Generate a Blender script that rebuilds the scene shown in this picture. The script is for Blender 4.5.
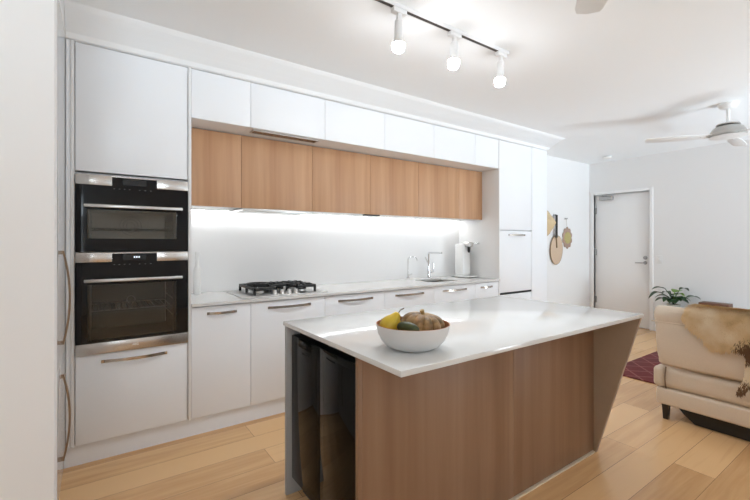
import bpy, bmesh, math, random
from mathutils import Vector, Matrix
random.seed(7)
S = bpy.context.scene
C = S.collection
for o in list(bpy.data.objects):
    bpy.data.objects.remove(o)
PI = math.pi

# ------------------------------------------------------------------ camera
TH = math.radians(34.9)
cam = bpy.data.cameras.new('camera')
cam.sensor_width = 36.0
cam.lens = 397.0 / 750.0 * 36.0
cam.shift_y = -7.0 / 750.0
cam.clip_start = 0.02
co = bpy.data.objects.new('camera', cam)
C.objects.link(co)
co.location = (0, 0, 1.28)
co.rotation_euler = (PI / 2, 0, -TH)
S.camera = co

# ------------------------------------------------------------------ world and light
S.view_settings.view_transform = 'Standard'
S.view_settings.look = 'None'
S.view_settings.gamma = 1.0
S.view_settings.use_curve_mapping = False
S.view_settings.exposure = 0.11
S.cycles.use_denoising = True
S.cycles.max_bounces = 12
S.cycles.diffuse_bounces = 8
S.cycles.glossy_bounces = 6
S.cycles.transparent_max_bounces = 12
S.cycles.sample_clamp_indirect = 6.0
w = bpy.data.worlds.new('daylight')
S.world = w
w.use_nodes = True
w.node_tree.nodes['Background'].inputs[0].default_value = (0.86, 0.93, 1.0, 1)
w.node_tree.nodes['Background'].inputs[1].default_value = 0.6


def area(name, loc, rot, sx, sy, power, col=(1, 1, 1), spread=None):
    l = bpy.data.lights.new(name, 'AREA')
    l.shape = 'RECTANGLE'
    l.size = sx
    l.size_y = sy
    l.energy = power
    l.color = col
    if spread:
        l.spread = spread
    o = bpy.data.objects.new(name, l)
    C.objects.link(o)
    o.location = loc
    o.rotation_euler = rot
    return o


# daylight entering through the sliding doors and the shuttered window of the garden wall
LAMP = (0.87, 0.94, 1.0)
DAY = (0.78, 0.905, 1.0)
area('daylight_sliding_doors', (5.5, -3.25, 1.2), (PI / 2, 0, 0), 1.9, 2.2, 10, DAY)
# added upward fill lights outside the doors and windows, to brighten the ceiling
area('ceiling_fill_doors', (5.4, -3.8, 0.10), (PI / 2 + math.radians(25), 0, math.radians(5)), 2.4, 1.0, 150, DAY, math.radians(110))
for wx, ww, p1, p2 in ((-0.81, 1.2, 21, 22), (2.9, 2.5, 16, 9)):  # second pair belongs to the added, unseen window
    area('ceiling_fill_windows', (wx, -3.22, 1.95), (PI / 2 + math.radians(24), 0, math.radians(-6)), ww, 0.5, p1, DAY, math.radians(64))
    area('upward_fill_windows', (wx, -3.25, 1.55), (PI / 2 + math.radians(30), 0, 0), ww, 1.1, p2, DAY, math.radians(120))

# ------------------------------------------------------------------ materials
M = {}


def nmat(name):
    m = bpy.data.materials.new(name)
    m.use_nodes = True
    M[name] = m
    nt = m.node_tree
    return m, nt, nt.nodes['Principled BSDF']


def mat(name, col, rough=0.5, metal=0.0, spec=0.5, coat=0.0, bump=0.0, bscale=200.0, var=0.0, emit=None, estr=0.0):
    m, nt, b = nmat(name)
    b.inputs['Base Color'].default_value = (*col, 1)
    b.inputs['Roughness'].default_value = rough
    b.inputs['Metallic'].default_value = metal
    b.inputs['Specular IOR Level'].default_value = spec
    b.inputs['Coat Weight'].default_value = coat
    b.inputs['Coat Roughness'].default_value = 0.05
    tc = nt.nodes.new('ShaderNodeTexCoord')
    n = nt.nodes.new('ShaderNodeTexNoise')
    n.inputs['Scale'].default_value = bscale
    n.inputs['Detail'].default_value = 3
    nt.links.new(tc.outputs['Object'], n.inputs['Vector'])
    if var > 0:
        mx = nt.nodes.new('ShaderNodeMix')
        mx.data_type = 'RGBA'
        mx.inputs['A'].default_value = (*[c * (1 - var) for c in col], 1)
        mx.inputs['B'].default_value = (*[min(1, c * (1 + var)) for c in col], 1)
        nt.links.new(n.outputs['Fac'], mx.inputs['Factor'])
        nt.links.new(mx.outputs['Result'], b.inputs['Base Color'])
    if bump > 0:
        bp = nt.nodes.new('ShaderNodeBump')
        bp.inputs['Strength'].default_value = bump
        bp.inputs['Distance'].default_value = 0.002
        nt.links.new(n.outputs['Fac'], bp.inputs['Height'])
        nt.links.new(bp.outputs['Normal'], b.inputs['Normal'])
    if emit:
        b.inputs['Emission Color'].default_value = (*emit, 1)
        b.inputs['Emission Strength'].default_value = estr
    return m


mat('wall_paint', (0.84, 0.84, 0.84), 0.65, bump=0.05, bscale=300)
mat('ceiling_paint', (0.885, 0.905, 0.92), 0.8, bump=0.03, bscale=300)
mat('cabinet_white', (0.85, 0.865, 0.89), 0.32, spec=0.4)
mat('gloss_white', (0.80, 0.80, 0.80), 0.07, spec=0.5)
mat('carcass_white', (0.78, 0.78, 0.78), 0.5)
mat('trim_white', (0.90, 0.90, 0.90), 0.35)
mat('stone_white', (0.68, 0.675, 0.66), 0.10, spec=0.45)
mat('steel', (0.62, 0.61, 0.59), 0.28, metal=1.0)
mat('sink_steel', (0.50, 0.48, 0.45), 0.3, metal=1.0)
mat('chrome', (0.75, 0.75, 0.76), 0.08, metal=1.0)
mat('nickel', (0.52, 0.46, 0.40), 0.22, metal=1.0)
mat('bronze', (0.34, 0.26, 0.19), 0.28, metal=1.0)
mat('panel_shaded', (0.40, 0.40, 0.40), 0.45)  # grey stands in for the shade on the island's rear panel
mat('pale_trim', (0.72, 0.60, 0.46), 0.4)
mat('hide_dark', (0.16, 0.075, 0.03), 0.75, var=0.4, bscale=9)
mat('enamel_lit', (0.72, 0.70, 0.66), 0.3)  # upper oven cavity, made paler to carry the brightness of a reflected window
mat('mark_grey', (0.12, 0.12, 0.12), 0.5)
mat('oven_strip', (0.60, 0.57, 0.54), 0.24, metal=1.0)
mat('black_glass', (0.004, 0.004, 0.005), 0.04, spec=0.3)
mat('black_iron', (0.012, 0.012, 0.012), 0.42)
mat('black_plastic', (0.010, 0.010, 0.010), 0.4)
mat('dark_void', (0.012, 0.012, 0.012), 0.7)
mat('enamel', (0.19, 0.185, 0.165), 0.35)
mat('lit_display', (0.02, 0.02, 0.02), 0.3, emit=(0.8, 0.9, 1.0), estr=1.2)
mat('display_dark', (0.015, 0.017, 0.02), 0.15)
mat('fan_white', (0.80, 0.80, 0.79), 0.4)
mat('fan_grey', (0.50, 0.49, 0.47), 0.3, metal=0.7)
mat('lamp_white', (0.80, 0.80, 0.80), 0.35)
mat('track_black', (0.05, 0.04, 0.035), 0.5)
mat('bulb', (1, 1, 1), 0.3, emit=(0.92, 0.96, 1.0), estr=80)
mat('led', (1, 1, 1), 0.3, emit=(0.97, 0.98, 0.98), estr=27)
mat('bowl_white', (0.66, 0.66, 0.66), 0.55)
mat('terracotta', (0.36, 0.14, 0.055), 0.5, var=0.15, bscale=40)
mat('pear_skin', (0.62, 0.43, 0.03), 0.4, var=0.25, bscale=30)
mat('stem_brown', (0.12, 0.075, 0.035), 0.7)
mat('cucumber_skin', (0.045, 0.055, 0.008), 0.4, var=0.5, bscale=60)
mat('pumpkin_stem', (0.35, 0.24, 0.10), 0.7, var=0.2)
mat('leather', (0.66, 0.55, 0.43), 0.45, var=0.05, bump=0.25, bscale=120)
mat('seam_dark', (0.20, 0.13, 0.08), 0.6)
mat('leg_dark', (0.012, 0.009, 0.008), 0.35)
mat('leaf', (0.018, 0.055, 0.014), 0.3, var=0.4, bscale=14)
mat('leaf_light', (0.14, 0.27, 0.02), 0.35, var=0.3, bscale=14)
mat('pot_cream', (0.6, 0.58, 0.52), 0.5)
mat('soil', (0.03, 0.02, 0.015), 0.9)
mat('brown_wood', (0.15, 0.065, 0.035), 0.5, var=0.3, bscale=25)
mat('straw', (0.70, 0.54, 0.33), 0.8, var=0.15, bscale=150, bump=0.3)
mat('straw_pale', (0.62, 0.47, 0.34), 0.8, var=0.15, bscale=150, bump=0.3)
mat('straw_rim', (0.25, 0.17, 0.09), 0.8)
mat('woven_green', (0.46, 0.40, 0.17), 0.8, var=0.3, bscale=120)
mat('woven_edge', (0.40, 0.28, 0.22), 0.8, var=0.3, bscale=120)
mat('plastic_white', (0.82, 0.82, 0.81), 0.3)
mat('closer_grey', (0.42, 0.42, 0.42), 0.4, metal=0.6)
mat('hinge_steel', (0.40, 0.40, 0.40), 0.4, metal=0.7)
mat('cooler_inside', (0.05, 0.045, 0.04), 0.6)
mat('shelf_wood', (0.45, 0.28, 0.13), 0.5)
mat('fin_board', (0.34, 0.25, 0.175), 0.45, var=0.05, bscale=30)


def veneer(name, c1, c2, c3, rough=0.42, board=0.13):
    """oak veneer with vertical grain and leaves of different tone"""
    m, nt, b = nmat(name)
    N = nt.nodes
    L = nt.links
    tc = N.new('ShaderNodeTexCoord')
    mp = N.new('ShaderNodeMapping')
    mp.inputs['Scale'].default_value = (26, 26, 1.1)
    L.new(tc.outputs['Object'], mp.inputs['Vector'])
    n1 = N.new('ShaderNodeTexNoise')
    n1.inputs['Scale'].default_value = 1.0
    n1.inputs['Detail'].default_value = 5
    n1.inputs['Distortion'].default_value = 0.3
    L.new(mp.outputs[0], n1.inputs['Vector'])
    mp2 = N.new('ShaderNodeMapping')
    mp2.inputs['Scale'].default_value = (1 / board, 1 / board, 0.01)
    L.new(tc.outputs['Object'], mp2.inputs['Vector'])
    n2 = N.new('ShaderNodeTexNoise')
    n2.inputs['Scale'].default_value = 1.0
    n2.inputs['Detail'].default_value = 1
    L.new(mp2.outputs[0], n2.inputs['Vector'])
    ad = N.new('ShaderNodeMath')
    ad.operation = 'ADD'
    mu = N.new('ShaderNodeMath')
    mu.operation = 'MULTIPLY'
    mu.inputs[1].default_value = 0.9
    L.new(n2.outputs['Fac'], mu.inputs[0])
    mu2 = N.new('ShaderNodeMath')
    mu2.operation = 'MULTIPLY'
    mu2.inputs[1].default_value = 0.45
    L.new(n1.outputs['Fac'], mu2.inputs[0])
    L.new(mu.outputs[0], ad.inputs[0])
    L.new(mu2.outputs[0], ad.inputs[1])
    cr = N.new('ShaderNodeValToRGB')
    cr.color_ramp.elements[0].position = 0.45
    cr.color_ramp.elements[0].color = (*c1, 1)
    cr.color_ramp.elements[1].position = 0.88
    cr.color_ramp.elements[1].color = (*c3, 1)
    e = cr.color_ramp.elements.new(0.66)
    e.color = (*c2, 1)
    L.new(ad.outputs[0], cr.inputs[0])
    L.new(cr.outputs[0], b.inputs['Base Color'])
    b.inputs['Roughness'].default_value = rough
    b.inputs['Specular IOR Level'].default_value = 0.35


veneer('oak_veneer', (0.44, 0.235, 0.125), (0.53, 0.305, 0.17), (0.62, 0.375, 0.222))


veneer('island_oak_shaded', (0.21, 0.112, 0.06), (0.255, 0.144, 0.082), (0.30, 0.182, 0.11))  # darker copy of the same oak, with the island front's shade in its colour


def floor_mat():
    m, nt, b = nmat('oak_floor')
    N = nt.nodes
    L = nt.links
    tc = N.new('ShaderNodeTexCoord')
    br = N.new('ShaderNodeTexBrick')
    br.offset = 0.37
    br.offset_frequency = 2
    br.inputs['Scale'].default_value = 1.0
    br.inputs['Brick Width'].default_value = 1.9
    br.inputs['Row Height'].default_value = 0.19
    br.inputs['Mortar Size'].default_value = 0.0012
    br.inputs['Mortar Smooth'].default_value = 0.3
    br.inputs['Color1'].default_value = (0.0, 0, 0, 1)
    br.inputs['Color2'].default_value = (1, 1, 1, 1)
    br.inputs['Mortar'].default_value = (0.5, 0.5, 0.5, 1)
    mp0 = N.new('ShaderNodeMapping')
    mp0.inputs['Location'].default_value = (0.35, 0.05, 0)
    L.new(tc.outputs['Object'], mp0.inputs['Vector'])
    L.new(mp0.outputs[0], br.inputs['Vector'])
    mp = N.new('ShaderNodeMapping')
    mp.inputs['Scale'].default_value = (1.2, 16, 1)
    L.new(tc.outputs['Object'], mp.inputs['Vector'])
    n1 = N.new('ShaderNodeTexNoise')
    n1.inputs['Scale'].default_value = 1.6
    n1.inputs['Detail'].default_value = 6
    n1.inputs['Distortion'].default_value = 0.6
    L.new(mp.outputs[0], n1.inputs['Vector'])
    mx = N.new('ShaderNodeMath')
    mx.operation = 'MULTIPLY_ADD'
    mx.inputs[1].default_value = 0.65
    L.new(br.outputs['Color'], mx.inputs[0])
    mu = N.new('ShaderNodeMath')
    mu.operation = 'MULTIPLY'
    mu.inputs[1].default_value = 0.75
    L.new(n1.outputs['Fac'], mu.inputs[0])
    L.new(mu.outputs[0], mx.inputs[2])
    cr = N.new('ShaderNodeValToRGB')
    cr.color_ramp.elements[0].position = 0.2
    cr.color_ramp.elements[0].color = (0.52, 0.28, 0.115, 1)
    cr.color_ramp.elements[1].position = 0.8
    cr.color_ramp.elements[1].color = (0.76, 0.48, 0.24, 1)
    L.new(mx.outputs[0], cr.inputs[0])
    mm = N.new('ShaderNodeMix')
    mm.data_type = 'RGBA'
    mm.inputs['B'].default_value = (0.20, 0.11, 0.055, 1)
    L.new(br.outputs['Fac'], mm.inputs['Factor'])
    L.new(cr.outputs[0], mm.inputs['A'])
    L.new(mm.outputs['Result'], b.inputs['Base Color'])
    b.inputs['Roughness'].default_value = 0.27
    b.inputs['Specular IOR Level'].default_value = 0.6
    bp = N.new('ShaderNodeBump')
    bp.inputs['Strength'].default_value = 0.12
    bp.inputs['Distance'].default_value = 0.002
    L.new(n1.outputs['Fac'], bp.inputs['Height'])
    L.new(bp.outputs['Normal'], b.inputs['Normal'])


floor_mat()


def tinted_glass(name, tint, ior):
    m, nt, b = nmat(name)
    N = nt.nodes
    L = nt.links
    N.remove(b)
    out = N['Material Output']
    tr = N.new('ShaderNodeBsdfTransparent')
    tr.inputs[0].default_value = (*tint, 1)
    gl = N.new('ShaderNodeBsdfGlossy')
    gl.inputs['Roughness'].default_value = 0.03
    fr = N.new('ShaderNodeFresnel')
    fr.inputs[0].default_value = ior
    mx = N.new('ShaderNodeMixShader')
    L.new(fr.outputs[0], mx.inputs[0])
    L.new(tr.outputs[0], mx.inputs[1])
    L.new(gl.outputs[0], mx.inputs[2])
    L.new(mx.outputs[0], out.inputs[0])


tinted_glass('oven_window_glass', (0.88, 0.86, 0.83), 1.4)
tinted_glass('cooler_glass', (0.16, 0.14, 0.12), 1.28)


def pumpkin_mat():
    m, nt, b = nmat('pumpkin_skin')
    N = nt.nodes
    L = nt.links
    tc = N.new('ShaderNodeTexCoord')
    n = N.new('ShaderNodeTexNoise')
    n.inputs['Scale'].default_value = 26
    n.inputs['Detail'].default_value = 5
    L.new(tc.outputs['Object'], n.inputs['Vector'])
    cr = N.new('ShaderNodeValToRGB')
    els = cr.color_ramp.elements
    els[0].position = 0.3
    els[0].color = (0.07, 0.045, 0.014, 1)
    els[1].position = 0.78
    els[1].color = (0.52, 0.36, 0.17, 1)
    e = els.new(0.52)
    e.color = (0.27, 0.15, 0.055, 1)
    L.new(n.outputs['Fac'], cr.inputs[0])
    L.new(cr.outputs[0], b.inputs['Base Color'])
    b.inputs['Roughness'].default_value = 0.5
    bp = N.new('ShaderNodeBump')
    bp.inputs['Strength'].default_value = 0.4
    bp.inputs['Distance'].default_value = 0.003
    L.new(n.outputs['Fac'], bp.inputs['Height'])
    L.new(bp.outputs['Normal'], b.inputs['Normal'])


pumpkin_mat()


def fur_mat():
    m, nt, b = nmat('hide_fur')
    N = nt.nodes
    L = nt.links
    tc = N.new('ShaderNodeTexCoord')
    n = N.new('ShaderNodeTexNoise')
    n.inputs['Scale'].default_value = 6.5
    n.inputs['Detail'].default_value = 2
    L.new(tc.outputs['Object'], n.inputs['Vector'])
    cr = N.new('ShaderNodeValToRGB')
    els = cr.color_ramp.elements
    els[0].position = 0.30
    els[0].color = (0.56, 0.37, 0.18, 1)
    els[1].position = 0.72
    els[1].color = (0.88, 0.74, 0.54, 1)
    e = els.new(0.45)
    e.color = (0.74, 0.53, 0.28, 1)
    L.new(n.outputs['Fac'], cr.inputs[0])
    L.new(cr.outputs[0], b.inputs['Base Color'])
    b.inputs['Roughness'].default_value = 0.75


fur_mat()


def rug_mat():
    m, nt, b = nmat('rug_red')
    N = nt.nodes
    L = nt.links
    tc = N.new('ShaderNodeTexCoord')
    mp = N.new('ShaderNodeMapping')
    mp.inputs['Rotation'].default_value = (0, 0, PI / 4)
    L.new(tc.outputs['Object'], mp.inputs['Vector'])
    ck = N.new('ShaderNodeTexBrick')
    ck.offset = 0.0
    ck.inputs['Scale'].default_value = 1.0
    ck.inputs['Brick Width'].default_value = 0.17
    ck.inputs['Row Height'].default_value = 0.17
    ck.inputs['Mortar Size'].default_value = 0.009
    ck.inputs['Mortar Smooth'].default_value = 0.4
    ck.inputs['Color1'].default_value = (0.20, 0.03, 0.03, 1)
    ck.inputs['Color2'].default_value = (0.15, 0.03, 0.028, 1)
    ck.inputs['Mortar'].default_value = (0.33, 0.12, 0.10, 1)
    L.new(mp.outputs[0], ck.inputs['Vector'])
    n = N.new('ShaderNodeTexNoise')
    n.inputs['Scale'].default_value = 30
    L.new(tc.outputs['Object'], n.inputs['Vector'])
    mx = N.new('ShaderNodeMix')
    mx.data_type = 'RGBA'
    mx.inputs['B'].default_value = (0.06, 0.015, 0.02, 1)
    mr = N.new('ShaderNodeMath')
    mr.operation = 'MULTIPLY'
    mr.inputs[1].default_value = 0.5
    L.new(n.outputs['Fac'], mr.inputs[0])
    L.new(mr.outputs[0], mx.inputs['Factor'])
    L.new(ck.outputs['Color'], mx.inputs['A'])
    L.new(mx.outputs['Result'], b.inputs['Base Color'])
    b.inputs['Roughness'].default_value = 0.95


rug_mat()

# ------------------------------------------------------------------ helpers


class MB:
    def __init__(self):
        self.bm = bmesh.new()

    def _add(self, t, mtx=None):
        if mtx is not None:
            bmesh.ops.transform(t, matrix=mtx, verts=t.verts)
        me = bpy.data.meshes.new('tmp')
        t.to_mesh(me)
        t.free()
        self.bm.from_mesh(me)
        bpy.data.meshes.remove(me)
        return self

    def box(self, x0, x1, y0, y1, z0, z1, bev=0.0, seg=2, mtx=None):
        t = bmesh.new()
        bmesh.ops.create_cube(t, size=1)
        for v in t.verts:
            v.co = Vector((x0 + (v.co.x + .5) * (x1 - x0), y0 + (v.co.y + .5) * (y1 - y0), z0 + (v.co.z + .5) * (z1 - z0)))
        if bev > 0:
            bmesh.ops.bevel(t, geom=t.edges[:], offset=bev, segments=seg, affect='EDGES', profile=0.5, clamp_overlap=True)
        return self._add(t, mtx)

    def lathe(self, prof, n=32, mtx=None, fn=None):
        """prof: list of (r, z)"""
        t = bmesh.new()
        rings = []
        for r, z in prof:
            if r < 1e-6:
                rings.append([t.verts.new((0, 0, z))])
            else:
                ring = []
                for i in range(n):
                    a = 2 * PI * i / n
                    k = fn(a, r, z) if fn else 1.0
                    ring.append(t.verts.new((r * k * math.cos(a), r * k * math.sin(a), z)))
                rings.append(ring)
        for A, B in zip(rings, rings[1:]):
            if len(A) == 1 and len(B) == 1:
                continue
            for i in range(n):
                j = (i + 1) % n
                if len(A) == 1:
                    t.faces.new((A[0], B[i], B[j]))
                elif len(B) == 1:
                    t.faces.new((A[i], A[j], B[0]))
                else:
                    t.faces.new((A[i], A[j], B[j], B[i]))
        bmesh.ops.recalc_face_normals(t, faces=t.faces[:])
        return self._add(t, mtx)

    def tube(self, pts, r, n=12, caps=True):
        pts = [Vector(p) for p in pts]
        t = bmesh.new()
        rings = []
        rr = r if isinstance(r, (list, tuple)) else [r] * len(pts)
        up = None
        for i, p in enumerate(pts):
            if i == 0:
                d = pts[1] - pts[0]
            elif i == len(pts) - 1:
                d = pts[-1] - pts[-2]
            else:
                d = (pts[i + 1] - p).normalized() + (p - pts[i - 1]).normalized()
            d.normalize()
            if up is None:
                up = Vector((0, 0, 1)) if abs(d.z) < 0.9 else Vector((1, 0, 0))
            a = d.cross(up)
            if a.length < 1e-5:
                up = Vector((0, 1, 0))
                a = d.cross(up)
            a.normalize()
            b2 = a.cross(d).normalized()
            up = b2
            rings.append([t.verts.new(p + (a * math.cos(2 * PI * k / n) + b2 * math.sin(2 * PI * k / n)) * rr[i]) for k in range(n)])
        for A, B in zip(rings, rings[1:]):
            for k in range(n):
                j = (k + 1) % n
                t.faces.new((A[k], A[j], B[j], B[k]))
        if caps:
            t.faces.new(rings[0])
            t.faces.new(rings[-1])
        bmesh.ops.recalc_face_normals(t, faces=t.faces[:])
        return self._add(t)

    def prism(self, poly, h, mtx=None, bev=0.0):
        """poly in local xy, extruded from z=0 to z=h"""
        t = bmesh.new()
        vs = [t.verts.new((x, y, 0)) for x, y in poly]
        f = t.faces.new(vs)
        r = bmesh.ops.extrude_face_region(t, geom=[f])
        for v in [g for g in r['geom'] if isinstance(g, bmesh.types.BMVert)]:
            v.co.z = h
        bmesh.ops.recalc_face_normals(t, faces=t.faces[:])
        if bev > 0:
            bmesh.ops.bevel(t, geom=t.edges[:], offset=bev, segments=2, affect='EDGES', profile=0.5, clamp_overlap=True)
        return self._add(t, mtx)

    def grid(self, pts):
        """pts: rows of points"""
        t = bmesh.new()
        R = [[t.verts.new(p) for p in row] for row in pts]
        for a, b in zip(R, R[1:]):
            for i in range(len(a) - 1):
                t.faces.new((a[i], a[i + 1], b[i + 1], b[i]))
        return self._add(t)

    def build(self, name, m, parent=None, smooth=True):
        me = bpy.data.meshes.new(name)
        self.bm.to_mesh(me)
        self.bm.free()
        me.materials.append(M[m])
        o = bpy.data.objects.new(name, me)
        C.objects.link(o)
        if smooth:
            for p in me.polygons:
                p.use_smooth = True
            try:
                me.set_sharp_from_angle(angle=math.radians(35))
            except Exception:
                pass
        if parent is not None:
            o.parent = parent
            pw = parent
            off = Vector((0, 0, 0))
            while pw is not None:
                off += pw.location
                pw = pw.parent
            me.transform(Matrix.Translation(-off))
        return o


def tag(o, label, cat, group=None, kind=None):
    o['label'] = label
    o['category'] = cat
    if group:
        o['group'] = group
    if kind:
        o['kind'] = kind
    return o


def thing(name, loc, label, cat, group=None):
    """all meshes of a thing are written in world coordinates; build() takes its place off them"""
    o = bpy.data.objects.new(name, None)
    o.empty_display_size = 0.05
    C.objects.link(o)
    o.location = loc
    return tag(o, label, cat, group)


def struct(o):
    o['kind'] = 'structure'
    return o


def solo(name, mb, m, label, cat, group=None, kind=None):
    """a thing that is one mesh, its origin moved to its base"""
    o = mb.build(name, m)
    me = o.data
    xs = [v.co for v in me.vertices]
    c = Vector(((min(v.x for v in xs) + max(v.x for v in xs)) / 2, (min(v.y for v in xs) + max(v.y for v in xs)) / 2, min(v.z for v in xs)))
    me.transform(Matrix.Translation(-c))
    o.location = c
    return tag(o, label, cat, group, kind)


def T(x, y, z, rx=0, ry=0, rz=0):
    return Matrix.Translation((x, y, z)) @ Matrix.Rotation(rz, 4, 'Z') @ Matrix.Rotation(ry, 4, 'Y') @ Matrix.Rotation(rx, 4, 'X')


def lab_part(o, label):
    o['label'] = label
    return o


# ------------------------------------------------------------------ room shell
CZ = 2.575      # ceiling
FY = 2.83       # cabinet door fronts
XR = 6.65       # far wall (end of the room)
YB = -3.0       # garden wall
XL = -1.5       # left wall
struct(MB().box(XL - .15, XR + .25, YB - .15, 3.6, -0.10, 0.0).build('floor', 'oak_floor'))
struct(MB().box(XL - .15, XR + .25, YB - .15, 3.6, CZ, CZ + .1).build('ceiling', 'ceiling_paint'))
# wall behind the kitchen run, and the brighter wall past the tall cupboard
struct(MB().box(XL - .15, 4.59, 3.43, 3.58, 0, CZ).build('wall_kitchen', 'wall_paint'))
struct(MB().box(4.59, XR + .25, 3.35, 3.5, 0, CZ).build('wall_side', 'wall_paint'))
# wall with the entry door (opening Y 2.465..3.325)
DY0, DY1, DZ = 2.475, 3.275, 2.055
b = MB()
b.box(XR, XR + .14, YB - .15, DY0, 0, CZ)
b.box(XR, XR + .14, DY1, 3.36, 0, CZ)
b.box(XR, XR + .14, DY0, DY1, DZ, CZ)
struct(b.build('wall_far', 'wall_paint'))
struct(MB().box(XR + .2, XR + .24, 2.2, 3.5, 0, CZ).build('wall_corridor', 'wall_paint'))
# nib wall in the left foreground
struct(MB().box(XL, -0.1115, 1.60, 1.694, 0, CZ, bev=0.006).build('wall_nib', 'wall_paint'))
struct(MB().box(XL - .12, XL, YB - .12, 3.5, 0, CZ).build('wall_left', 'wall_paint'))
# garden wall with sliding doors, a shuttered window and an added unseen one
b = MB()
b.box(XL - .1, -1.45, YB - .12, YB, 0, CZ)
for x0, x1 in ((-1.45, -.19), (1.6, 4.2)):
    b.box(x0, x1, YB - .12, YB, 0, 0.9)
    b.box(x0, x1, YB - .12, YB, 2.45, CZ)
b.box(-.19, 1.6, YB - .12, YB, 0, CZ)
b.box(4.2, 4.55, YB - .12, YB, 0, CZ)
b.box(4.55, 6.45, YB - .12, YB, 2.3, CZ)
b.box(6.45, XR, YB - .12, YB, 0, CZ)
struct(b.build('wall_garden', 'wall_paint'))


def empty_struct(name, loc):
    o = bpy.data.objects.new(name, None)
    C.objects.link(o)
    o.location = loc
    o['kind'] = 'structure'
    return o


for nm, x0, x1, n in (('window_1', -1.45, -.19, 2), ('added_window_3', 1.6, 4.2, 3)):  # second window is added, unseen, to throw light onto the ceiling
    wd = empty_struct(nm, ((x0 + x1) / 2, YB, 0.9))
    b = MB()
    pw_ = (x1 - x0 - .04) / n
    for k in range(n + 1):
        b.box(x0 + k * pw_, x0 + k * pw_ + .04, YB - .06, YB - .01, 0.9, 2.45)
    b.box(x0, x1, YB - .06, YB - .01, 0.9, 0.95)
    b.box(x0, x1, YB - .06, YB - .01, 2.41, 2.45)
    b.build('window_frame', 'trim_white', wd)
    b = MB()
    for q in range(11):
        z = 0.99 + q * 0.075
        for k in range(n):
            xa, xb = x0 + k * pw_ + .04, x0 + (k + 1) * pw_
            b.box(-(xb - xa) / 2, (xb - xa) / 2, -.032, .032, -.005, .005, mtx=T((xa + xb) / 2, YB - .035, z, math.radians(30)))
    b.build('shutter_louvres', 'trim_white', wd)
wd = empty_struct('window_2', (5.5, YB, 0))
b = MB()
for x in (4.55, 5.47, 6.39):
    b.box(x, x + .06, YB - .08, YB - .02, 0, 2.3)
b.box(4.55, 6.45, YB - .08, YB - .02, 2.24, 2.3)
b.box(4.55, 6.45, YB - .08, YB - .02, 0, .05)
b.build('window_frame', 'trim_white', wd)

# cornice over the kitchen run, turning round the tall cupboard's end
prof = [(0, 2.434), (0.006, 2.436), (0.024, 2.462), (0.030, 2.464), (0.050, 2.490), (0.056, 2.492), (0.078, 2.518),
        (0.084, 2.520), (0.112, 2.546), (0.118, 2.548), (0.150, CZ)]


def sweep_cornice(path):
    """path: list of (x, y, nx, ny) with nx, ny the outward offset direction"""
    rows = []
    for (x, y, nx, ny) in path:
        rows.append([(x + nx * d, y + ny * d, z) for d, z in prof])
    return MB().grid(rows)


YF0 = FY - 0.004
struct(sweep_cornice([(-0.1485, YF0, 0, -1), (4.589, YF0, 1, -1), (4.589, 3.35, 1, 0)]).build('trim_1', 'ceiling_paint'))
struct(MB().box(-0.75, 4.587, FY, 3.43, 2.43, CZ).build('wall_bulkhead', 'wall_paint'))
# baseboards
struct(MB().box(XR - .014, XR, YB, DY0 - .07, 0, .085, bev=.003).build('baseboard_far', 'trim_white'))
struct(MB().box(4.60, XR - .015, 3.336, 3.35, 0, .085, bev=.003).build('baseboard_side', 'trim_white'))

# ------------------------------------------------------------------ entry door
dr = empty_struct('door_1', (XR, 2.88, 0))
LX = XR + .035
b = MB()
b.box(XR - .012, XR + .10, DY0 - .045, DY0, 0, DZ + .045, bev=.003)
b.box(XR - .012, XR + .10, DY1, DY1 + .045, 0, DZ + .045, bev=.003)
b.box(XR - .010, XR + .10, DY0, DY1, DZ, DZ + .045, bev=.002)
b.build('door_frame', 'trim_white', dr)
leaf = MB().box(LX, LX + .04, DY0 + .0012, DY1 - .0012, .006, DZ - .0012, bev=.0008).build('door_leaf', 'trim_white', dr)
for z in (1.80, 1.13, 0.36):
    b = MB()
    b.tube([(LX - .008, DY1 - .006, z - .05), (LX - .008, DY1 - .006, z + .05)], .008)
    b.box(LX - .004, LX + .001, DY1 - .03, DY1 - .004, z - .05, z + .05)
    b.build('hinge', 'hinge_steel', dr)
b = MB()
b.lathe([(0, 0), (.026, 0), (.026, .008), (.012, .010), (.010, .045), (0, .045)], 20, T(LX, 2.545, 0.985, 0, -PI / 2, 0))
b.tube([(LX - .045, 2.54, .985), (LX - .048, 2.60, .985), (LX - .045, 2.665, .983)], [.009, .009, .008])
b.build('door_handle', 'hinge_steel', dr)
b = MB()
b.lathe([(0, 0), (.028, 0), (.026, .012), (.012, .016), (0, .016)], 20, T(LX, 2.545, 1.06, 0, -PI / 2, 0))
b.build('deadlock', 'hinge_steel', dr)
cl = MB().box(LX - .06, LX, 2.99, 3.19, 1.965, 2.02, bev=.006).build('door_closer', 'closer_grey', dr)
b = MB()
b.box(-.10, .10, -.008, .008, -.004, .004, mtx=T(LX - .07, 3.10, 2.03, 0, 0, math.radians(70)))
b.box(-.08, .08, -.008, .008, -.004, .004, mtx=T(LX - .10, 3.12, 2.04, 0, 0, math.radians(120)))
b.tube([(LX - .03, 3.14, 2.0), (LX - .03, 3.14, 2.045)], .012)
b.build('closer_arm', 'hinge_steel', cl)

# light switch on the door wall
t = thing('light_switch', (XR, 2.35, 1.0), 'white light switch plate on wall right of the entry door', 'light switch')
MB().box(XR - .008, XR, 2.315, 2.39, .98, 1.10, bev=.003).build('switch_plate', 'plastic_white', t)
MB().box(XR - .013, XR - .007, 2.34, 2.362, 1.03, 1.06, bev=.002).build('rocker', 'plastic_white', t)

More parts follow.
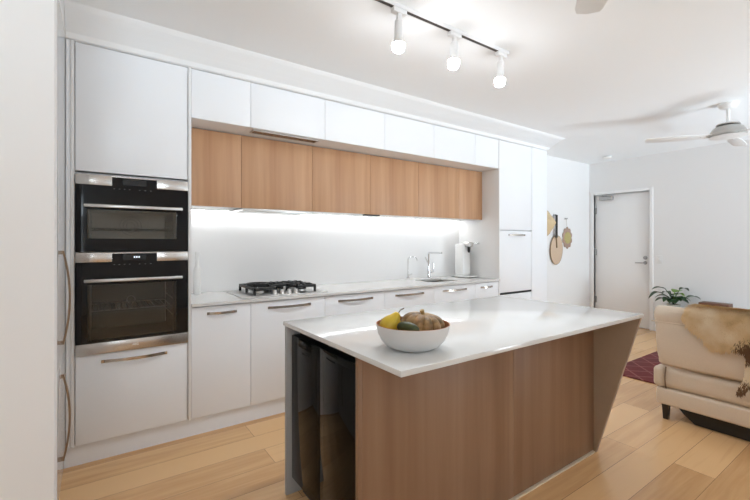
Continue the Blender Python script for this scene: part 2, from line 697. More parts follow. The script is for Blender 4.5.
# smoke detector
solo('smoke_detector', MB().lathe([(0, CZ), (.055, CZ), (.06, CZ - .012), (.05, CZ - .03), (.03, CZ - .035), (0, CZ - .035)], 28, T(6.25, 2.88, 0)),
     'plastic_white', 'round white smoke detector on the ceiling near the entry door', 'smoke detector')


# ------------------------------------------------------------------ kitchen run
def bow(mb, x0, x1, y, z, h=0.017, d=0.030, th=0.005, n=14):
    """flat bow handle along X, arching out of a front at plane y"""
    rows = []
    for i in range(n + 1):
        s = i / n
        x = x0 + (x1 - x0) * s
        yo = y - d * (1 - (2 * s - 1) ** 2) - .001
        zz = z
        rows.append([(x, yo, zz - h / 2), (x, yo, zz + h / 2), (x, yo + th, zz + h / 2), (x, yo + th, zz - h / 2), (x, yo, zz - h / 2)])
    mb.grid(rows)
    mb.box(x0 - .004, x0 + .010, y - .008, y + .001, z - h / 2, z + h / 2)
    mb.box(x1 - .010, x1 + .004, y - .008, y + .001, z - h / 2, z + h / 2)
    return mb


# tall oven housing
hs = thing('oven_housing', (0.19, 3.1, 0), 'tall white cupboard housing the two built-in ovens', 'cupboard')
b = MB()
b.box(-0.129, -0.110, FY - .006, 3.42, 0.12, 2.428, bev=.001)
b.box(0.4835, 0.5015, FY - .010, 3.42, 0.12, 2.428, bev=.001)
b.box(-0.110, 0.4835, FY + .01, 3.42, 2.41, 2.428)
b.box(-0.110, 0.4835, FY + .03, 3.42, 1.675, 1.690)
b.box(-0.110, 0.4835, FY + .03, 3.42, 1.205, 1.213)
b.box(-0.110, 0.4835, FY + .03, 3.42, 0.610, 0.625)
b.box(-0.110, 0.4835, 3.40, 3.42, 0.1, 2.41)
b.box(-0.110, 0.4835, FY + .02, 3.40, .120, .122)
b.build('carcass', 'carcass_white', hs)
MB().box(-0.1485, -0.1305, FY - .004, FY + .02, .12, 2.428, bev=.001).build('filler_strip', 'cabinet_white', hs)
MB().box(-0.106, 0.480, FY, FY + .019, 1.695, 2.426, bev=.0015).build('door', 'cabinet_white', hs)
dw = MB().box(-0.106, 0.480, FY, FY + .019, .123, .629, bev=.0015).build('drawer', 'cabinet_white', hs)
bow(MB(), 0.019, 0.356, FY, .584).build('handle', 'nickel', dw)


def oven(name, z0, z1, label, hz, wz0, wz1, strip0, bottom, lower):
    x0, x1 = -0.106, 0.480
    t = thing(name, (0.187, FY, z0), label, 'oven', 'built-in ovens')
    yf = FY - .012
    wx0, wx1 = (-0.050, 0.415)
    # front glass as a frame around the window
    b = MB()
    zb = z0 + bottom
    b.box(x0, wx0, yf, FY + .02, zb, strip0)
    b.box(wx1, x1, yf, FY + .02, zb, strip0)
    b.box(wx0, wx1, yf, FY + .02, zb, wz0)
    b.box(wx0, wx1, yf, FY + .02, wz1, strip0)
    b.build('door_glass', 'black_glass', t)
    MB().box(wx0 - .001, wx1 + .001, yf + .004, yf + .010, wz0 - .001, wz1 + .001).build('window_pane', 'oven_window_glass', t)
    b = MB()
    cy = 3.28
    b.box(wx0 - .01, wx0, FY + .02, cy, wz0 - .02, wz1 + .02)
    b.box(wx1, wx1 + .01, FY + .02, cy, wz0 - .02, wz1 + .02)
    b.box(wx0, wx1, FY + .02, cy, wz0 - .02, wz0 - .01)
    b.box(wx0, wx1, FY + .02, cy, wz1 + .01, wz1 + .02)
    b.box(wx0, wx1, cy - .01, cy, wz0 - .01, wz1 + .01)
    cav = b.build('cavity', 'enamel' if lower else 'enamel_lit', t)
    b = MB()
    fcx, fcz = 0.19, (wz0 + wz1) / 2 + .01
    for r in ((.025,) if lower else (.025, .045, .065, .085)):
        if fcz + r < wz1 + .005:
            b.tube([(fcx + r * math.cos(a * PI / 12), cy - .014, fcz + r * math.sin(a * PI / 12)) for a in range(25)], .003, 6)
    b.build('fan_grille', 'steel', cav)
    n = 4 if not lower else 2
    for xx in (wx0 + .012, wx1 - .012):
        b = MB()
        for k in range(n):
            zr = wz0 + (wz1 - wz0) * (k + 1) / (n + 1) - .01
            b.tube([(xx, FY + .05, zr), (xx, cy - .03, zr)], .004, 6)
        for yy in (FY + .05, cy - .03):
            b.tube([(xx, yy, wz0), (xx, yy, wz1)], .004, 6)
        b.build('side_rail', 'steel', cav)
    b = MB()
    zr = wz0 + (wz1 - wz0) * (.5 if lower else .36)
    b.tube([(wx0 + .015, FY + .06, zr), (wx1 - .015, FY + .06, zr)], .004, 6)
    b.tube([(wx0 + .015, cy - .05, zr), (wx1 - .015, cy - .05, zr)], .004, 6)
    for k in range(15):
        xx = wx0 + .025 + k * (wx1 - wx0 - .05) / 14
        b.tube([(xx, FY + .06, zr), (xx, cy - .05, zr)], .0022, 6)
    b.build('rack', 'steel', cav)
    # control strip, three pieces with a black display in the middle
    b = MB()
    b.box(x0, 0.068, yf - .002, FY + .02, strip0, z1, bev=.001)
    b.box(0.302, x1, yf - .002, FY + .02, strip0, z1, bev=.001)
    b.box(0.068, 0.302, yf - .002, FY + .02, z1 - .006, z1)
    st = b.build('control_panel', 'oven_strip', t)
    MB().box(0.068, 0.302, yf - .001, FY + .02, strip0 - .001, z1 - .006).build('display_panel', 'black_glass', st)
    MB().box(0.122, 0.245, yf - .0018, yf, strip0 + .008, z1 - .014).build('display', 'display_dark', st)
    b = MB()
    for k in range(3 if lower else 0):
        b.box(0.178 + k * .012, 0.186 + k * .012, yf - .0026, yf - .001, (strip0 + z1) / 2 - .006, (strip0 + z1) / 2 + .004)
    if lower:
        b.build('clock_digits', 'lit_display', st)
    for xx in (.075, .101, .127, .153, .205, .235, .265):
        MB().box(xx, xx + .008, yf - .0012, yf, strip0 - .018, strip0 - .014).build('touch_mark', 'mark_grey', t)
    # bar handle
    b = MB()
    b.box(-0.066, 0.442, yf - .050, yf - .036, hz - .009, hz + .009, bev=.003)
    for xx in (-0.035, 0.405):
        b.box(xx, xx + .016, yf - .04, yf + .002, hz - .007, hz + .007)
    b.build('handle', 'steel', t)
    if bottom > 0.02:
        bs = MB().box(x0, x1, yf - .002, FY + .02, z0, zb, bev=.001).build('bottom_strip', 'oven_strip', t)
        cu = bpy.data.curves.new('lettering', 'FONT')
        cu.body = 'AEG'
        cu.size = .018
        cu.extrude = .0004
        cu.align_x = 'CENTER'
        tmp = bpy.data.objects.new('lettering_curve', cu)
        C.objects.link(tmp)
        dg = bpy.context.evaluated_depsgraph_get()
        me = bpy.data.meshes.new_from_object(tmp.evaluated_get(dg))
        bpy.data.objects.remove(tmp)
        me.name = 'lettering'
        me.materials.clear()
        me.materials.append(M['plastic_white'])
        to = bpy.data.objects.new('lettering', me)
        C.objects.link(to)
        to.parent = bs
        to.location = Vector((0.187, yf - .0026, (z0 + zb) / 2 - .006)) - t.location
        to.rotation_euler = (PI / 2, 0, 0)
    return t


oven('compact_oven', 1.228, 1.676, 'compact black glass oven with steel control strip, upper of the two', 1.494, 1.306, 1.475, 1.618, 0.0, False)
oven('oven', 0.633, 1.224, 'large black glass oven above the white drawer, lower of the two', 1.063, 0.713, 1.036, 1.168, 0.065, True)

# top row of white cupboards
edges = [0.503, 0.894, 1.487, 2.08, 2.672, 3.262, 3.648]
where = ['next to the oven housing, above the first oak cupboard', 'above the steel air vent and the cooktop', 'third from the oven housing',
         'fourth from the oven housing', 'fifth from the oven housing', 'next to the tall cupboard at the far end']
for i in range(6):
    x0, x1 = edges[i], edges[i + 1]
    t = thing('overhead_cupboard', ((x0 + x1) / 2, 3.1, 2.105), 'white overhead cupboard, ' + where[i], 'cupboard', 'white overhead cupboards')
    MB().box(x0 + .0008, x1 - .0008, FY + .02, 3.428, 2.108, 2.428).build('carcass', 'carcass_white', t)
    MB().box(x0 + .0014, x1 - .0014, FY, FY + .0195, 2.106, 2.426, bev=.0012).build('door', 'cabinet_white', t)
t = thing('air_vent', (1.19, 2.92, 2.1), 'narrow slatted vent grille in the soffit above the oak cupboards', 'vent')
b = MB()
b.box(.925, 1.455, 2.868, 2.876, 2.097, 2.1075)
b.box(.925, 1.455, 2.950, 2.958, 2.097, 2.1075)
b.box(.925, .933, 2.876, 2.950, 2.097, 2.1075)
b.box(1.447, 1.455, 2.876, 2.950, 2.097, 2.1075)
b.build('frame', 'steel', t)
b = MB()
for k in range(6):
    b.box(.933, 1.447, 2.881 + k * .0115, 2.886 + k * .0115, 2.098, 2.1065)
b.build('slats', 'nickel', t)

# oak overhead cupboards
where = ['oak overhead cupboard against the oven housing', 'oak overhead cupboard over the rangehood and cooktop', 'oak overhead cupboard third from the ovens, right of the rangehood',
         'oak overhead cupboard fourth from the ovens', 'oak overhead cupboard fifth from the ovens, over the sink', 'narrow oak overhead cupboard against the tall white cupboard, over the soda maker']
for i in range(6):
    x0, x1 = edges[i], edges[i + 1]
    t = thing('oak_cupboard', ((x0 + x1) / 2, 3.25, 1.545), where[i], 'cupboard', 'oak overhead cupboards')
    zb = 1.548
    MB().box(x0 + .001, x1 - .001, 3.081, 3.428, zb + .004, 2.104).build('carcass', 'carcass_white', t)
    MB().box(x0 + .0015, x1 - .0015, 3.06, 3.080, zb, 2.1, bev=.0012).build('door', 'oak_veneer', t)

# rangehood, lights and sensor under the oak cupboards
t = thing('rangehood', (1.19, 3.2, 1.53), 'slim slide-out rangehood under the oak cupboard above the cooktop', 'rangehood')
MB().box(.90, 1.48, 3.07, 3.36, 1.527, 1.5465, bev=.003).build('body', 'steel', t)
MB().box(.90, 1.48, 3.052, 3.066, 1.524, 1.546, bev=.003).build('front_lip', 'steel', t)
MB().box(.95, 1.43, 3.12, 3.33, 1.523, 1.528).build('filter', 'steel', t)
for i, (x0, x1, wh) in enumerate(((.515, .895, 'next to the oven housing'), (.92, 1.46, 'behind the rangehood'), (1.49, 3.63, 'right of the rangehood'))):
    t = thing('strip_light', ((x0 + x1) / 2, 3.4, 1.54), 'glowing under-cupboard strip light ' + wh, 'light', 'strip lights under the oak cupboards')
    MB().box(x0, x1, 3.385, 3.412, 1.541, 1.5515).build('channel', 'steel', t)
    MB().box(x0 + .004, x1 - .004, 3.388, 3.409, 1.538, 1.541).build('diffuser', 'led', t)
solo('light_sensor', MB().box(2.06, 2.22, 3.10, 3.16, 1.538, 1.5515, bev=.002), 'black_plastic', 'small black switch bar under the third oak cupboard', 'switch')

# base cupboards
wh = ['narrow white base cupboard against the oven housing', 'white base cupboard under the cooktop, second from the ovens', 'white base cupboard third from the ovens, behind the island corner',
      'white base cupboard fourth from the ovens, left of the sink', 'white base cupboard fifth from the ovens, under the sink', 'narrow white base cupboard against the tall cupboard, below the soda maker']
hx = [(.603, .790), (1.022, 1.356), (1.611, 1.945), (2.20, 2.534), (2.79, 3.127), (3.352, 3.533)]
for i in range(6):
    x0, x1 = edges[i], edges[i + 1]
    t = thing('base_cupboard', ((x0 + x1) / 2, 3.1, 0.1), wh[i], 'cupboard', 'white base cupboards')
    b = MB()
    b.box(x0 + .001, x0 + .017, FY + .020, 3.42, .122, .857)
    b.box(x1 - .017, x1 - .001, FY + .020, 3.42, .122, .857)
    b.box(x0 + .017, x1 - .017, FY + .020, 3.42, .122, .138)
    b.box(x0 + .017, x1 - .017, 3.405, 3.42, .138, .857)
    b.build('carcass', 'carcass_white', t)
    d = MB().box(x0 + .0016, x1 - .0016, FY, FY + .019, .123, .852, bev=.0015).build('door', 'cabinet_white', t)
    bow(MB(), hx[i][0], hx[i][1], FY, .806).build('handle', 'nickel', d)
solo('kickboard', MB().box(-0.1605, 3.648, FY + .025, FY + .041, 0, .119), 'cabinet_white', 'long white kickboard along the floor below ovens and base cupboards', 'kickboard')

# tall cupboard at the far end
t = thing('tall_cupboard', (4.1, 3.1, 0), 'tall white cupboard at the far end of the kitchen run', 'cupboard')
b = MB()
b.box(3.650, 3.668, FY - .004, 3.428, 0, 2.428, bev=.001)
b.box(4.268, 4.286, FY + .02, 3.349, 0, 2.428)
b.box(3.668, 4.268, FY + .02, 3.40, 2.40, 2.428)
b.box(3.668, 4.268, FY + .03, 3.40, 1.415, 1.432)
b.box(3.668, 4.268, FY + .03, 3.40, .55, .70)
b.box(3.668, 4.268, 3.40, 3.42, .1, 2.4)
b.box(3.668, 4.268, FY + .03, 3.40, .10, .12)
b.build('carcass', 'carcass_white', t)
MB().box(4.272, 4.588, FY, 3.349, 0, 2.428, bev=.001).build('end_panel', 'cabinet_white', t)
MB().box(3.671, 4.266, FY, FY + .019, 1.429, 2.426, bev=.0015).build('door', 'cabinet_white', t)
d = MB().box(3.671, 4.266, FY, FY + .019, .722, 1.420, bev=.0015).build('door', 'cabinet_white', t)
bow(MB(), 3.825, 4.125, FY, 1.372).build('handle', 'nickel', d)
lab_part(MB().box(3.671, 4.266, FY + .004, FY + .03, .699, .719).build('finger_gap', 'black_plastic', t), 'black recessed finger gap')
MB().box(3.671, 4.266, FY, FY + .019, .123, .696, bev=.0015).build('drawer', 'cabinet_white', t)
MB().box(3.668, 4.268, FY + .03, FY + .045, 0, .119).build('kick_panel', 'cabinet_white', t)

# benchtop with sink cut-out
SX0, SX1, SY0, SY1 = 2.78, 3.17, 2.97, 3.26
b = MB()
for (x0, x1, y0, y1) in ((.503, SX0, 2.808, 3.428), (SX1, 3.648, 2.808, 3.428), (SX0, SX1, 2.808, SY0), (SX0, SX1, SY1, 3.428)):
    b.box(x0, x1, y0, y1, .860, .880)
solo('benchtop', b, 'stone_white', 'thin white stone benchtop along the kitchen wall', 'benchtop')
t = thing('sink', ((SX0 + SX1) / 2, (SY0 + SY1) / 2, .68), 'steel undermount sink set in the wall benchtop', 'sink')
b = MB()
b.box(SX0 - .004, SX0, SY0, SY1, .69, .859)
b.box(SX1, SX1 + .004, SY0, SY1, .69, .859)
b.box(SX0, SX1, SY0 - .004, SY0, .69, .859)
b.box(SX0, SX1, SY1, SY1 + .004, .69, .859)
b.box(SX0, SX1, SY0, SY1, .686, .69)
b.build('basin', 'sink_steel', t)
MB().lathe([(0, .693), (.04, .693), (.045, .690)], 20, T((SX0 + SX1) / 2, (SY0 + SY1) / 2, 0)).build('drain', 'chrome', t)

# mixer tap
tx, ty = 3.06, 3.33
t = thing('mixer_tap', (tx, ty, .88), 'tall chrome mixer tap with square spout behind the sink', 'tap')
b = MB()
b.lathe([(0, .88), (.028, .88), (.028, .888), (.020, .895), (.019, .98), (.0, .985)], 20, T(tx, ty, 0))
b.build('body', 'chrome', t)
MB().tube([(tx, ty, .97), (tx, ty, 1.155), (tx, ty - .006, 1.168), (tx, ty - .02, 1.172), (tx + .01, ty - .2, 1.172)], .010).build('spout', 'chrome', t)
MB().tube([(tx + .015, ty, .945), (tx + .065, ty, .95), (tx + .07, ty, .955), (tx + .072, ty, 1.06)], .008).build('lever', 'chrome', t)
MB().tube([(tx - .01, ty, 1.06), (tx - .05, ty, 1.12)], .006).build('side_lever', 'chrome', t)
tx, ty = 2.80, 3.38
t = thing('filter_tap', (tx, ty, .88), 'slim chrome filter tap left of the mixer tap', 'tap')
MB().lathe([(0, .88), (.018, .88), (.018, .90), (.010, .905), (.009, .94), (0, .945)], 18, T(tx, ty, 0)).build('body', 'chrome', t)
MB().tube([(tx, ty, .94), (tx, ty, 1.10)] + [(tx + .03 - .03 * math.cos(a * PI / 8), ty - .04 + .04 * math.cos(a * PI / 8), 1.10 + .03 * math.sin(a * PI / 8)) for a in range(1, 9)] + [(tx + .06, ty - .08, 1.085)], .0045, 10).build('spout', 'chrome', t)
MB().tube([(tx + .005, ty - .01, .925), (tx + .035, ty - .03, .94)], .005, 8).build('lever', 'chrome', t)

# soda maker
sx, sy = 3.535, 3.22
t = thing('soda_maker', (sx, sy, .88), 'white soda maker standing at the far end of the wall benchtop', 'soda maker')
b = MB()
b.prism([(-.085, -.12), (.085, -.12), (.085, .11), (-.085, .11)], .018, T(sx, sy, .883), bev=.006)
b.build('base', 'plastic_white', t)
lab_part(MB().box(sx - .09, sx + .09, sy - .125, sy + .115, .8805, .886, bev=.002).build('base_rim', 'black_plastic', t), 'dark base rim')
MB().box(sx - .070, sx + .070, sy - .03, sy + .10, .90, 1.275, bev=.022, seg=4).build('column', 'plastic_white', t)
MB().box(sx - .035, sx + .035, sy - .10, sy + .05, 1.235, 1.292, bev=.015, seg=4).build('head', 'steel', t)
MB().lathe([(0, 1.17), (.010, 1.17), (.016, 1.19), (.018, 1.24), (0, 1.24)], 18, T(sx - .01, sy - .07, 0)).build('nozzle', 'black_plastic', t)
b = MB().tube([(sx + .02, sy - .06, 1.27), (sx + .03, sy - .14, 1.275)], .008)
b.tube([(sx + .03, sy - .14, 1.275), (sx + .034, sy - .18, 1.275)], .012)
b.build('lever', 'chrome', t)

# white bottle against the splashback near the ovens
solo('bottle', MB().lathe([(0, .8803), (.027, .8803), (.029, .885), (.029, 1.06), (.024, 1.085), (.0145, 1.10), (.0145, 1.19), (.017, 1.192), (.017, 1.21), (0, 1.21)], 24, T(.635, 3.34, 0)),
     'plastic_white', 'slim white bottle on the benchtop beside the oven housing', 'bottle')

# ------------------------------------------------------------------ gas cooktop
ct = thing('gas_cooktop', (1.22, 3.14, .88), 'steel gas cooktop with black iron trivets set on the wall benchtop', 'cooktop')
MB().box(.85, 1.545, 2.885, 3.375, .8803, .886, bev=.002).build('plate', 'steel', ct)
burn = [(1.05, 3.15, .062), (1.22, 3.25, .04), (1.385, 3.06, .036), (1.385, 3.245, .042)]
for x, y, r in burn:
    b = MB()
    b.lathe([(0, .886), (r, .886), (r * .95, .898), (r * .7, .902), (0, .902)], 24, T(x, y, 0))
    bo = b.build('burner', 'steel', ct)
    MB().lathe([(0, .902), (r * .75, .902), (r * .75, .909), (r * .5, .913), (0, .913)], 24, T(x, y, 0)).build('burner_cap', 'black_iron', bo)


def trivet(x0, x1, y0, y1, cx, cy):
    b = MB()
    zt0, zt1 = .922, .943
    wd_ = .015
    b.box(x0, x1, y0, y0 + wd_, zt0, zt1, bev=.002)
    b.box(x0, x1, y1 - wd_, y1, zt0, zt1, bev=.002)
    b.box(x0, x0 + wd_, y0, y1, zt0, zt1, bev=.002)
    b.box(x1 - wd_, x1, y0, y1, zt0, zt1, bev=.002)
    for x in (x0, x1 - wd_):
        for y in (y0, y1 - wd_, (y0 + y1) / 2):
            b.box(x - .001, x + wd_ + .001, y, y + wd_, .886, zt0 + .004)
    for (ax, ay) in cx:
        for k in range(8):
            a = k * PI / 4
            r0, r1 = .022, min(x1 - ax, ax - x0, .15) - .004
            if k % 2 == 1:
                r1 *= 1.15
            b.box(r0, r1, -.007, .007, zt0 + .002, zt1 + .006, mtx=T(ax, ay, 0, 0, 0, a))
    return b


trivet(.955, 1.140, 2.955, 3.335, [(1.05, 3.15)], 0).build('trivet', 'black_iron', ct)
trivet(1.145, 1.295, 3.12, 3.335, [(1.22, 3.25)], 0).build('trivet', 'black_iron', ct)
trivet(1.300, 1.470, 2.955, 3.335, [(1.385, 3.06), (1.385, 3.245)], 0).build('trivet', 'black_iron', ct)
lab_part(MB().lathe([(.068, .936), (.088, .936), (.088, .960), (.068, .960), (.068, .936)], 28, T(1.05, 3.15, 0)).build('wok_ring', 'black_iron', ct), 'round wok ring')
for k in range(4):
    MB().lathe([(0, .886), (.021, .886), (.021, .89), (.018, .894), (.015, .918), (0, .921)], 18, T(1.115 + k * .058, 2.945, 0)).build('knob', 'steel', ct)

# ------------------------------------------------------------------ integrated fridge-freezer with bow handles, left
PX = -0.149
pt = thing('pantry_cupboard', (-0.45, 2.27, 0), 'tall glossy white cupboard with long bow handles at the left edge', 'cupboard')
MB().box(-0.78, PX - .021, 1.72, 2.824, .12, 2.428).build('carcass', 'carcass_white', pt)
MB().box(-0.76, PX - .012, 1.73, 2.85, 0.0005, .118).build('kick_panel', 'gloss_white', pt)
MB().box(-0.78, PX - .001, 1.72, 2.826, 2.4285, CZ - .001).build('infill', 'carcass_white', pt)


def vbow(y, z0, z1, d=.026, w_=.020, th=.009, n=24):
    rows = []
    for i in range(n + 1):
        s = i / n
        z = z0 + (z1 - z0) * s
        x = PX + .001 + d * (1 - (2 * s - 1) ** 2)
        rows.append([(x, y - w_ / 2, z), (x + th, y - w_ / 2, z), (x + th, y + w_ / 2, z), (x, y + w_ / 2, z), (x, y - w_ / 2, z)])
    return MB().grid(rows)


for (z0, z1, h0, h1) in ((.694, 2.426, .775, 1.235), (.123, .690, .19, .612)):
    d = MB().box(PX - .02, PX, 1.722, 2.8255, z0, z1, bev=.0012).build('door', 'gloss_white', pt)
    b = vbow(2.54, h0, h1)
    b.box(PX - .0005, PX + .010, 2.533, 2.547, h0 - .006, h0 + .012)
    b.box(PX - .0005, PX + .010, 2.533, 2.547, h1 - .012, h1 + .006)
    b.build('handle', 'bronze', d)

# ------------------------------------------------------------------ island
IX0, IX1, IY0, IY1 = .775, 2.518, .968, 1.932
it = thing('kitchen_island', (1.65, 1.5, 0), 'oak kitchen island base with slanted end panel under white stone top', 'kitchen island')
b = MB()
b.box(.855, 2.488, 1.250, 1.268, .0, .859)
b.build('back_frame', 'carcass_white', it)
WY = 1.228
MB().box(.800, 1.70, WY, WY + .02, .014, .859, bev=.001).build('oak_panel', 'island_oak_shaded', it)
MB().box(1.702, 2.489, WY, WY + .02, .014, .859, bev=.001).build('oak_panel', 'island_oak_shaded', it)
lab_part(MB().box(.800, 2.489, WY - .010, WY + .02, .0005, .009).build('base_trim', 'pale_trim', it), 'pale strip along the floor')
b = MB()
b.prism([(IY0 + .004, .859), (IY1 - .01, .859), (IY1 - .01, 0.0005), (WY - .011, .0005)], .022, Matrix(((0, 0, 1, 2.490), (1, 0, 0, 0), (0, 1, 0, 0), (0, 0, 0, 1))), bev=.001)
lab_part(b.build('slanted_end_panel', 'fin_board', it), 'grey-brown slanted end panel')
MB().box(.782, .7995, WY, WY + .02, .0005, .859, bev=.001).build('corner_post', 'island_oak_shaded', it)
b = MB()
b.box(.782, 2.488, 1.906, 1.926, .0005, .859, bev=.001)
lab_part(b.build('rear_panel', 'panel_shaded', it), 'rear panel with shade in its grey')
MB().box(1.46, 1.476, 1.27, 1.904, .02, .859).build('divider', 'carcass_white', it)
solo('island_top', MB().box(IX0, IX1, IY0, IY1, .860, .880, bev=.0015), 'stone_white', 'large white polished stone top of the kitchen island', 'benchtop')

# wine cooler in the island's end
wc = thing('wine_cooler', (1.1, 1.57, 0), 'black glass double-door wine cooler built into the island end', 'wine cooler')
CXF = .805
y0, y1 = 1.270, 1.890
ym = (y0 + y1) / 2
b = MB()
b.box(CXF + .045, 1.44, y0, y0 + .012, .075, .835)
b.box(CXF + .045, 1.44, y1 - .012, y1, .075, .835)
b.box(CXF + .045, 1.44, y0 + .012, y1 - .012, .075, .09)
b.box(CXF + .045, 1.44, y0 + .012, y1 - .012, .822, .835)
b.box(1.425, 1.44, y0 + .012, y1 - .012, .09, .822)
b.box(CXF + .045, 1.42, ym - .012, ym + .012, .09, .822)
b.build('body', 'cooler_inside', wc)
MB().box(CXF + .06, CXF + .075, y0, y1, .0005, .072).build('grille', 'black_plastic', wc)
MB().box(CXF + .01, 1.44, y0, y1, .838, .857).build('top_rail', 'black_plastic', wc)
for (a, c_) in ((y0, ym - .0015), (ym + .0015, y1)):
    b = MB()
    fw = .030
    for (ya, yb, za, zb) in ((a, a + fw, .095, .815), (c_ - fw, c_, .095, .815), (a + fw, c_ - fw, .095, .095 + fw), (a + fw, c_ - fw, .815 - fw, .815)):
        b.box(CXF + .004, CXF + .040, ya, yb, za, zb)
    d = b.build('door', 'black_plastic', wc)
    MB().box(CXF, CXF + .004, a, c_, .095, .815, bev=.001).build('glass', 'cooler_glass', d)
    for k in range(5):
        z = .19 + k * .125
        s_ = MB()
        s_.box(CXF + .06, CXF + .078, a + .035, c_ - .035, z, z + .022)
        for q in range(5):
            yy = a + .04 + q * (c_ - a - .085) / 4
            s_.box(CXF + .078, 1.40, yy, yy + .008, z + .006, z + .012)
        s_.build('shelf', 'shelf_wood', wc)

# ------------------------------------------------------------------ bowl of produce
bx, by, bz = .985, 1.160, .8803
bl = thing('fruit_bowl', (bx, by, bz), 'wide white bowl with terracotta inside on the island top', 'bowl')
po = [(0, 0), (.066, 0), (.078, .004), (.102, .016), (.122, .036), (.134, .062), (.140, .094)]
pi = [(.140, .094), (.1365, .0945), (.130, .064), (.117, .040), (.097, .021), (.070, .010), (0, .008)]
MB().lathe([(r, z + bz) for r, z in po], 64, T(bx, by, 0)).build('outer_shell', 'bowl_white', bl)
lab_part(MB().lathe([(r, z + bz) for r, z in pi], 64, T(bx, by, 0)).build('inner_glaze', 'terracotta', bl), 'terracotta inner surface and rim')

# right / away directions as the bowl is seen
rt = Vector((math.cos(TH), -math.sin(TH), 0))
aw = Vector((math.sin(TH), math.cos(TH), 0))
bc = Vector((bx, by, 0))
# pumpkin
pc = bc + rt * .040 + aw * .012
pk = thing('pumpkin', (pc.x, pc.y, bz + .03), 'squat ribbed brown-green pumpkin in the white bowl', 'pumpkin')
R, Hh = .088, .050
prf = []
for i in range(25):
    a = -PI / 2 + PI * i / 24
    r = R * (abs(math.cos(a)) ** 0.75)
    z = Hh * math.sin(a)
    dip = .016 * math.exp(-(r / .024) ** 2) * (1 if z > 0 else -1)
    prf.append((max(r, 0) if 0 < i < 24 else 0, z - dip))


def ribs(a, r, z):
    return 1.0 - 0.13 * (1 - abs(math.sin(a * 5.5))) ** 1.6 * min(1, r / .03)


MB().lathe(prf, 132, T(pc.x, pc.y, bz + .082, math.radians(6), math.radians(5), 0.3), fn=lambda a, r, z: 1.0 - 0.15 * (1 - abs(math.sin(a * 6))) ** 1.6 * min(1, r / .03)).build('body', 'pumpkin_skin', pk)
MB().tube([(pc.x, pc.y, bz + .113), (pc.x + .001, pc.y + .002, bz + .128), (pc.x - .004, pc.y + .002, bz + .142)], [.013, .008, .009], 10).build('stem', 'pumpkin_stem', pk)
# pear, lying in the left of the bowl, its neck towards the pumpkin and up
pp = bc + rt * -.088 + aw * -.005
pr = thing('pear', (pp.x, pp.y, bz + .05), 'yellow pear with a dark stalk at the left of the bowl', 'pear')
pf = [(0, -.036), (.012, -.036), (.028, -.029), (.037, -.014), (.038, .002), (.032, .019), (.022, .034), (.016, .046), (.012, .054), (.004, .058), (0, .0575)]
axis = (rt * .55 + Vector((0, 0, .75)) + aw * .10).normalized()
q = axis.to_track_quat('Z', 'Y').to_matrix().to_4x4()
pm = Matrix.Translation((pp.x, pp.y, bz + .087)) @ q
MB().lathe(pf, 28, pm).build('body', 'pear_skin', pr)
MB().tube([pm @ Vector((0, 0, .056)), pm @ Vector((.001, 0, .070)), pm @ Vector((-.004, -.006, .084))], [.002, .0018, .0024], 8).build('stalk', 'stem_brown', pr)
pp2 = bc + rt * -.088 + aw * .058
pr2 = thing('pear', (pp2.x, pp2.y, bz + .05), 'second yellow pear, mostly hidden behind the front one', 'pear')
axis2 = (rt * -.75 + Vector((0, 0, .35)) + aw * -.1).normalized()
pm2 = Matrix.Translation((pp2.x + .02 * rt.x, pp2.y + .02 * rt.y, bz + .073)) @ axis2.to_track_quat('Z', 'Y').to_matrix().to_4x4()
MB().lathe([(r * .82, z * .75) for r, z in pf], 28, pm2).build('body', 'pear_skin', pr2)
MB().tube([pm2 @ Vector((0, 0, .040)), pm2 @ Vector((0, 0.003, .058))], .0022, 8).build('stalk', 'stem_brown', pr2)
# cucumber across the front
c0 = bc + rt * -.064 + aw * -.060 + Vector((0, 0, bz + .091))
c1 = bc + rt * .015 + aw * -.092 + Vector((0, 0, bz + .078))
pts, rr = [], []
for i in range(15):
    s = i / 14
    p = c0.lerp(c1, s) + Vector((0, 0, .008 * math.sin(PI * s)))
    pts.append(p)
    rr.append(max(.002, .021 * (1 - abs(2 * s - 1) ** 3.0) ** .5))
solo('cucumber', MB().tube(pts, rr, 18), 'cucumber_skin', 'stubby dark green cucumber at the front of the bowl', 'cucumber')

